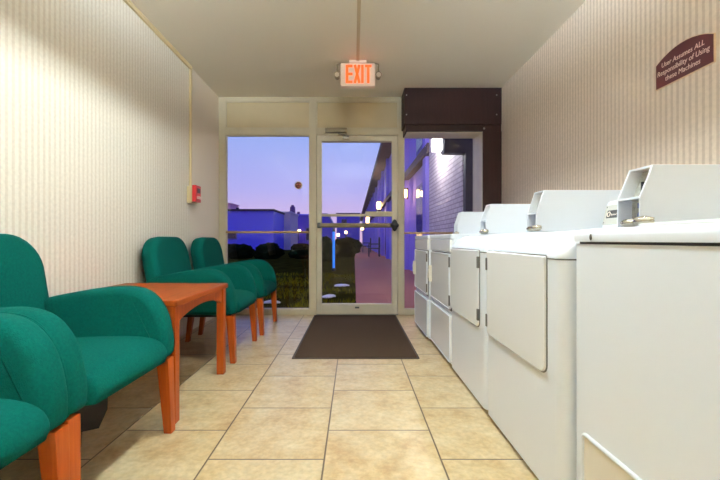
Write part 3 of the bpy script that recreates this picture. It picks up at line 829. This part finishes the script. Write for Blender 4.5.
# buildings across the lawn
def building(name, label, x0, x1, y0, y1, h, mw, mr, wins=()):
    l = thing(name, label, 'building', ((x0+x1)/2, (y0+y1)/2, -.02))
    bm = B(); box(bm, x0, x1, y0, y1, -.02, h); obj('wall', bm, mw, l, smooth=0)
    bm = B(); box(bm, x0-.1, x1+.1, y0-.15, y1+.15, h, h+.14); obj('roof', bm, mr, l, smooth=0)
    for (a, b_, c, d) in wins:
        bm = B(); box(bm, a, b_, y0-.06, y0+.02, c, d); f = obj('window', bm, M['trimblue'], l, smooth=0)
        bm = B(); box(bm, a+.08, b_-.08, y0-.07, y0-.05, c+.08, d-.08); obj('window_glass', bm, M['dkglass'], f, smooth=0)
    return l
bA = building('flat_roof_hall', 'large blue flat roofed building across the lawn on the left', -16, -6.35, 30, 38, 3.15, M['farblue'], M['dkroof'], ((-10, -9.2, .9, 1.6),))
bm = B(); box(bm, -9.6, -9.4, 31, 31.2, 3.29, 3.5); obj('roof_vent', bm, M['dkroof'], bA)
building('pale_annex', 'pale narrow building end between the blue buildings', -6.9, -5.75, 34.5, 39, 3.3, M['farpale'], M['farpale'])
bB = building('blue_house', 'lower blue building behind the left window mullion with lit lamps', -8.1, -3.9, 41, 47, 3.5, M['farblue2'], M['farblue'], ((-6.6, -5.9, .8, 2.2), (-5.2, -4.6, .8, 2.2)))
bm = B(); cyl(bm, (-6.85, 42.5, 3.6), (-6.85, 42.5, 4.55), .32, .28, 12); cyl(bm, (-6.85, 42.5, 4.5), (-6.85, 42.5, 4.75), .2, .15, 12); obj('chimney', bm, M['chim'], bB)
bm = B(); cyl(bm, (-6.2, 42.5, 3.6), (-6.2, 42.5, 4.0), .2, .16, 12); obj('chimney', bm, M['chim'], bB)
for x in (-6.55, -5.95):
    bm = B(); box(bm, x-.22, x+.22, 40.75, 41, 1.65, 1.95, .03); obj('lamp', bm, M['warm'], bB)
building('pink_tower', 'far pinkish block rising behind the blue building', -17, -14.6, 45, 48, 5.1, M['farpink'], M['farpink'])
building('purple_hall', 'dark purple building closing the far end of the walkway', -3, 1.0, 66, 72, 5.4, M['farblue2'], M['dkroof'], ((-2.2, -1.2, 3, 4.5),))
bG = thing('gabled_house', 'dark blue gabled house far left in the door glass', 'building', (-5, 55, -.02))
bm = B(); prism(bm, [(-8, -.02), (-8, 3.3), (-5, 4.4), (-3.7, 4.4), (-2.9, 2.8), (-2.9, -.02)], 'y', 53, 58); obj('wall', bm, M['farblue2'], bG, smooth=0)
bm = B(); prism(bm, [(-8.2, 3.2), (-8.2, 3.4), (-5, 4.55), (-3.65, 4.55), (-2.75, 2.75), (-2.9, 2.7), (-3.75, 4.4), (-5, 4.4)], 'y', 52.8, 58.2); obj('roof', bm, M['trimblue'], bG, smooth=0)

def shrub(x, y, r, h, label):
    b = B(); s = bmesh.new(); bmesh.ops.create_icosphere(s, subdivisions=4, radius=1)
    for v in s.verts:
        f = 1+.35*noise.noise(v.co*2.2+Vector((x, y, 0)))+.18*noise.noise(v.co*7)
        v.co = Vector((v.co.x*r*f, v.co.y*r*f, (max(v.co.z, -.75)*f+.75)*h/1.75-.03))
    merge(b, s)
    l = thing('shrub', label, 'shrub', (x, y, -.02), 'dark shrubs on the lawn')
    obj('foliage', tr(b, (x, y, 0)), M['bush'], l, smooth=180)
    b = B(); cyl(b, (x, y, -.03), (x, y, h*.4), .06, .04, 8); obj('stem', b, M['dust'], l)
for (x, y, r, h, lb) in (
        (-7.3, 18, .72, .75, 'low dark shrub outside, leftmost in the left window'), (-5.6, 18.4, .75, .7, 'low dark shrub second from left in the left window'),
        (-4.05, 18, .66, .72, 'low dark shrub third from left in the left window'), (-2.45, 18.3, .6, .7, 'low dark shrub behind the left window mullion'),
        (-1.35, 15.5, .5, 1.0, 'dark shrub left of the glowing blue tube'), (-.55, 19.5, .65, .95, 'dark shrub right of the glowing blue tube'),
        (-.3, 30, .9, 1.0, 'dark shrub beside the far end of the walkway')):
    shrub(x, y, r, h, lb)
l = thing('reflection_streak', 'slim glowing blue tube added for a blue reflection', 'reflection streak', (-.58, 10.9, -.02))  # added glowing tube stands in for a blue reflection, not a lamp
bm = B(); cyl(bm, (-.58, 10.9, -.02), (-.58, 10.9, .06), .06, n=16); obj('base', bm, M['darkmetal'], l)
bm = B(); cyl(bm, (-.58, 10.9, .06), (-.58, 10.9, 1.1), .035, n=16); obj('streak_tube', bm, M['blue_streak'], l)
bm = B(); cyl(bm, (-.58, 10.9, 1.1), (-.58, 10.9, 1.2), .045, .02, n=16); obj('cap', bm, M['darkmetal'], l)
for x, y, z, lb in ((-1.0, 24, 1.1, 'left one of two small garden lamps beyond the shrubs'), (-.55, 26, 1.3, 'right one of two small garden lamps beyond the shrubs')):
    l = thing('garden_lamp', lb, 'lamp', (x, y, -.02), 'garden lamps on the lawn')
    bm = B(); cyl(bm, (x, y, -.02), (x, y, z), .04, n=8); obj('post', bm, M['darkmetal'], l)
    bm = B(); ellipsoid(bm, (x, y, z+.08), .1, .1, .1, 12, 8); obj('globe', bm, M['warm'], l)

# ------------------------------------------------------------------ sky, camera, colour
w = bpy.data.worlds.new('dusk_sky'); S.world = w; w.use_nodes = True; nt = w.node_tree; L = nt.links
bg = nt.nodes['Background']
tc = node(nt, 'ShaderNodeTexCoord'); sp = node(nt, 'ShaderNodeSeparateXYZ'); L.new(tc.outputs['Generated'], sp.inputs[0])
rp = node(nt, 'ShaderNodeValToRGB'); L.new(sp.outputs['Z'], rp.inputs['Fac'])
e = rp.color_ramp.elements
e[0].position = 0; e[0].color = lin(232, 190, 226); e[1].position = 1; e[1].color = lin(118, 130, 250)
for p, c in ((.06, (214, 188, 240)), (.13, (186, 182, 250)), (.25, (164, 182, 253)), (.45, (136, 152, 252))):
    k = e.new(p); k.color = lin(*c)
L.new(rp.outputs['Color'], bg.inputs['Color']); bg.inputs['Strength'].default_value = 1.0

cd = bpy.data.cameras.new('camera'); cam = bpy.data.objects.new('camera', cd); COL.objects.link(cam)
cam.location = (0, 0, .86); cam.rotation_euler = (PI/2, 0, 0)
cd.sensor_width = 36; cd.lens = 381/720*36; cd.shift_x = 6/720; cd.clip_start = .05; cd.clip_end = 300
S.camera = cam
S.view_settings.view_transform = 'Standard'; S.view_settings.look = 'None'
S.view_settings.exposure = 0; S.view_settings.gamma = 1; S.view_settings.use_curve_mapping = False
S.cycles.use_denoising = True
S.cycles.max_bounces = 10; S.cycles.diffuse_bounces = 6; S.cycles.transparent_max_bounces = 16
S.cycles.caustics_reflective = False; S.cycles.caustics_refractive = False
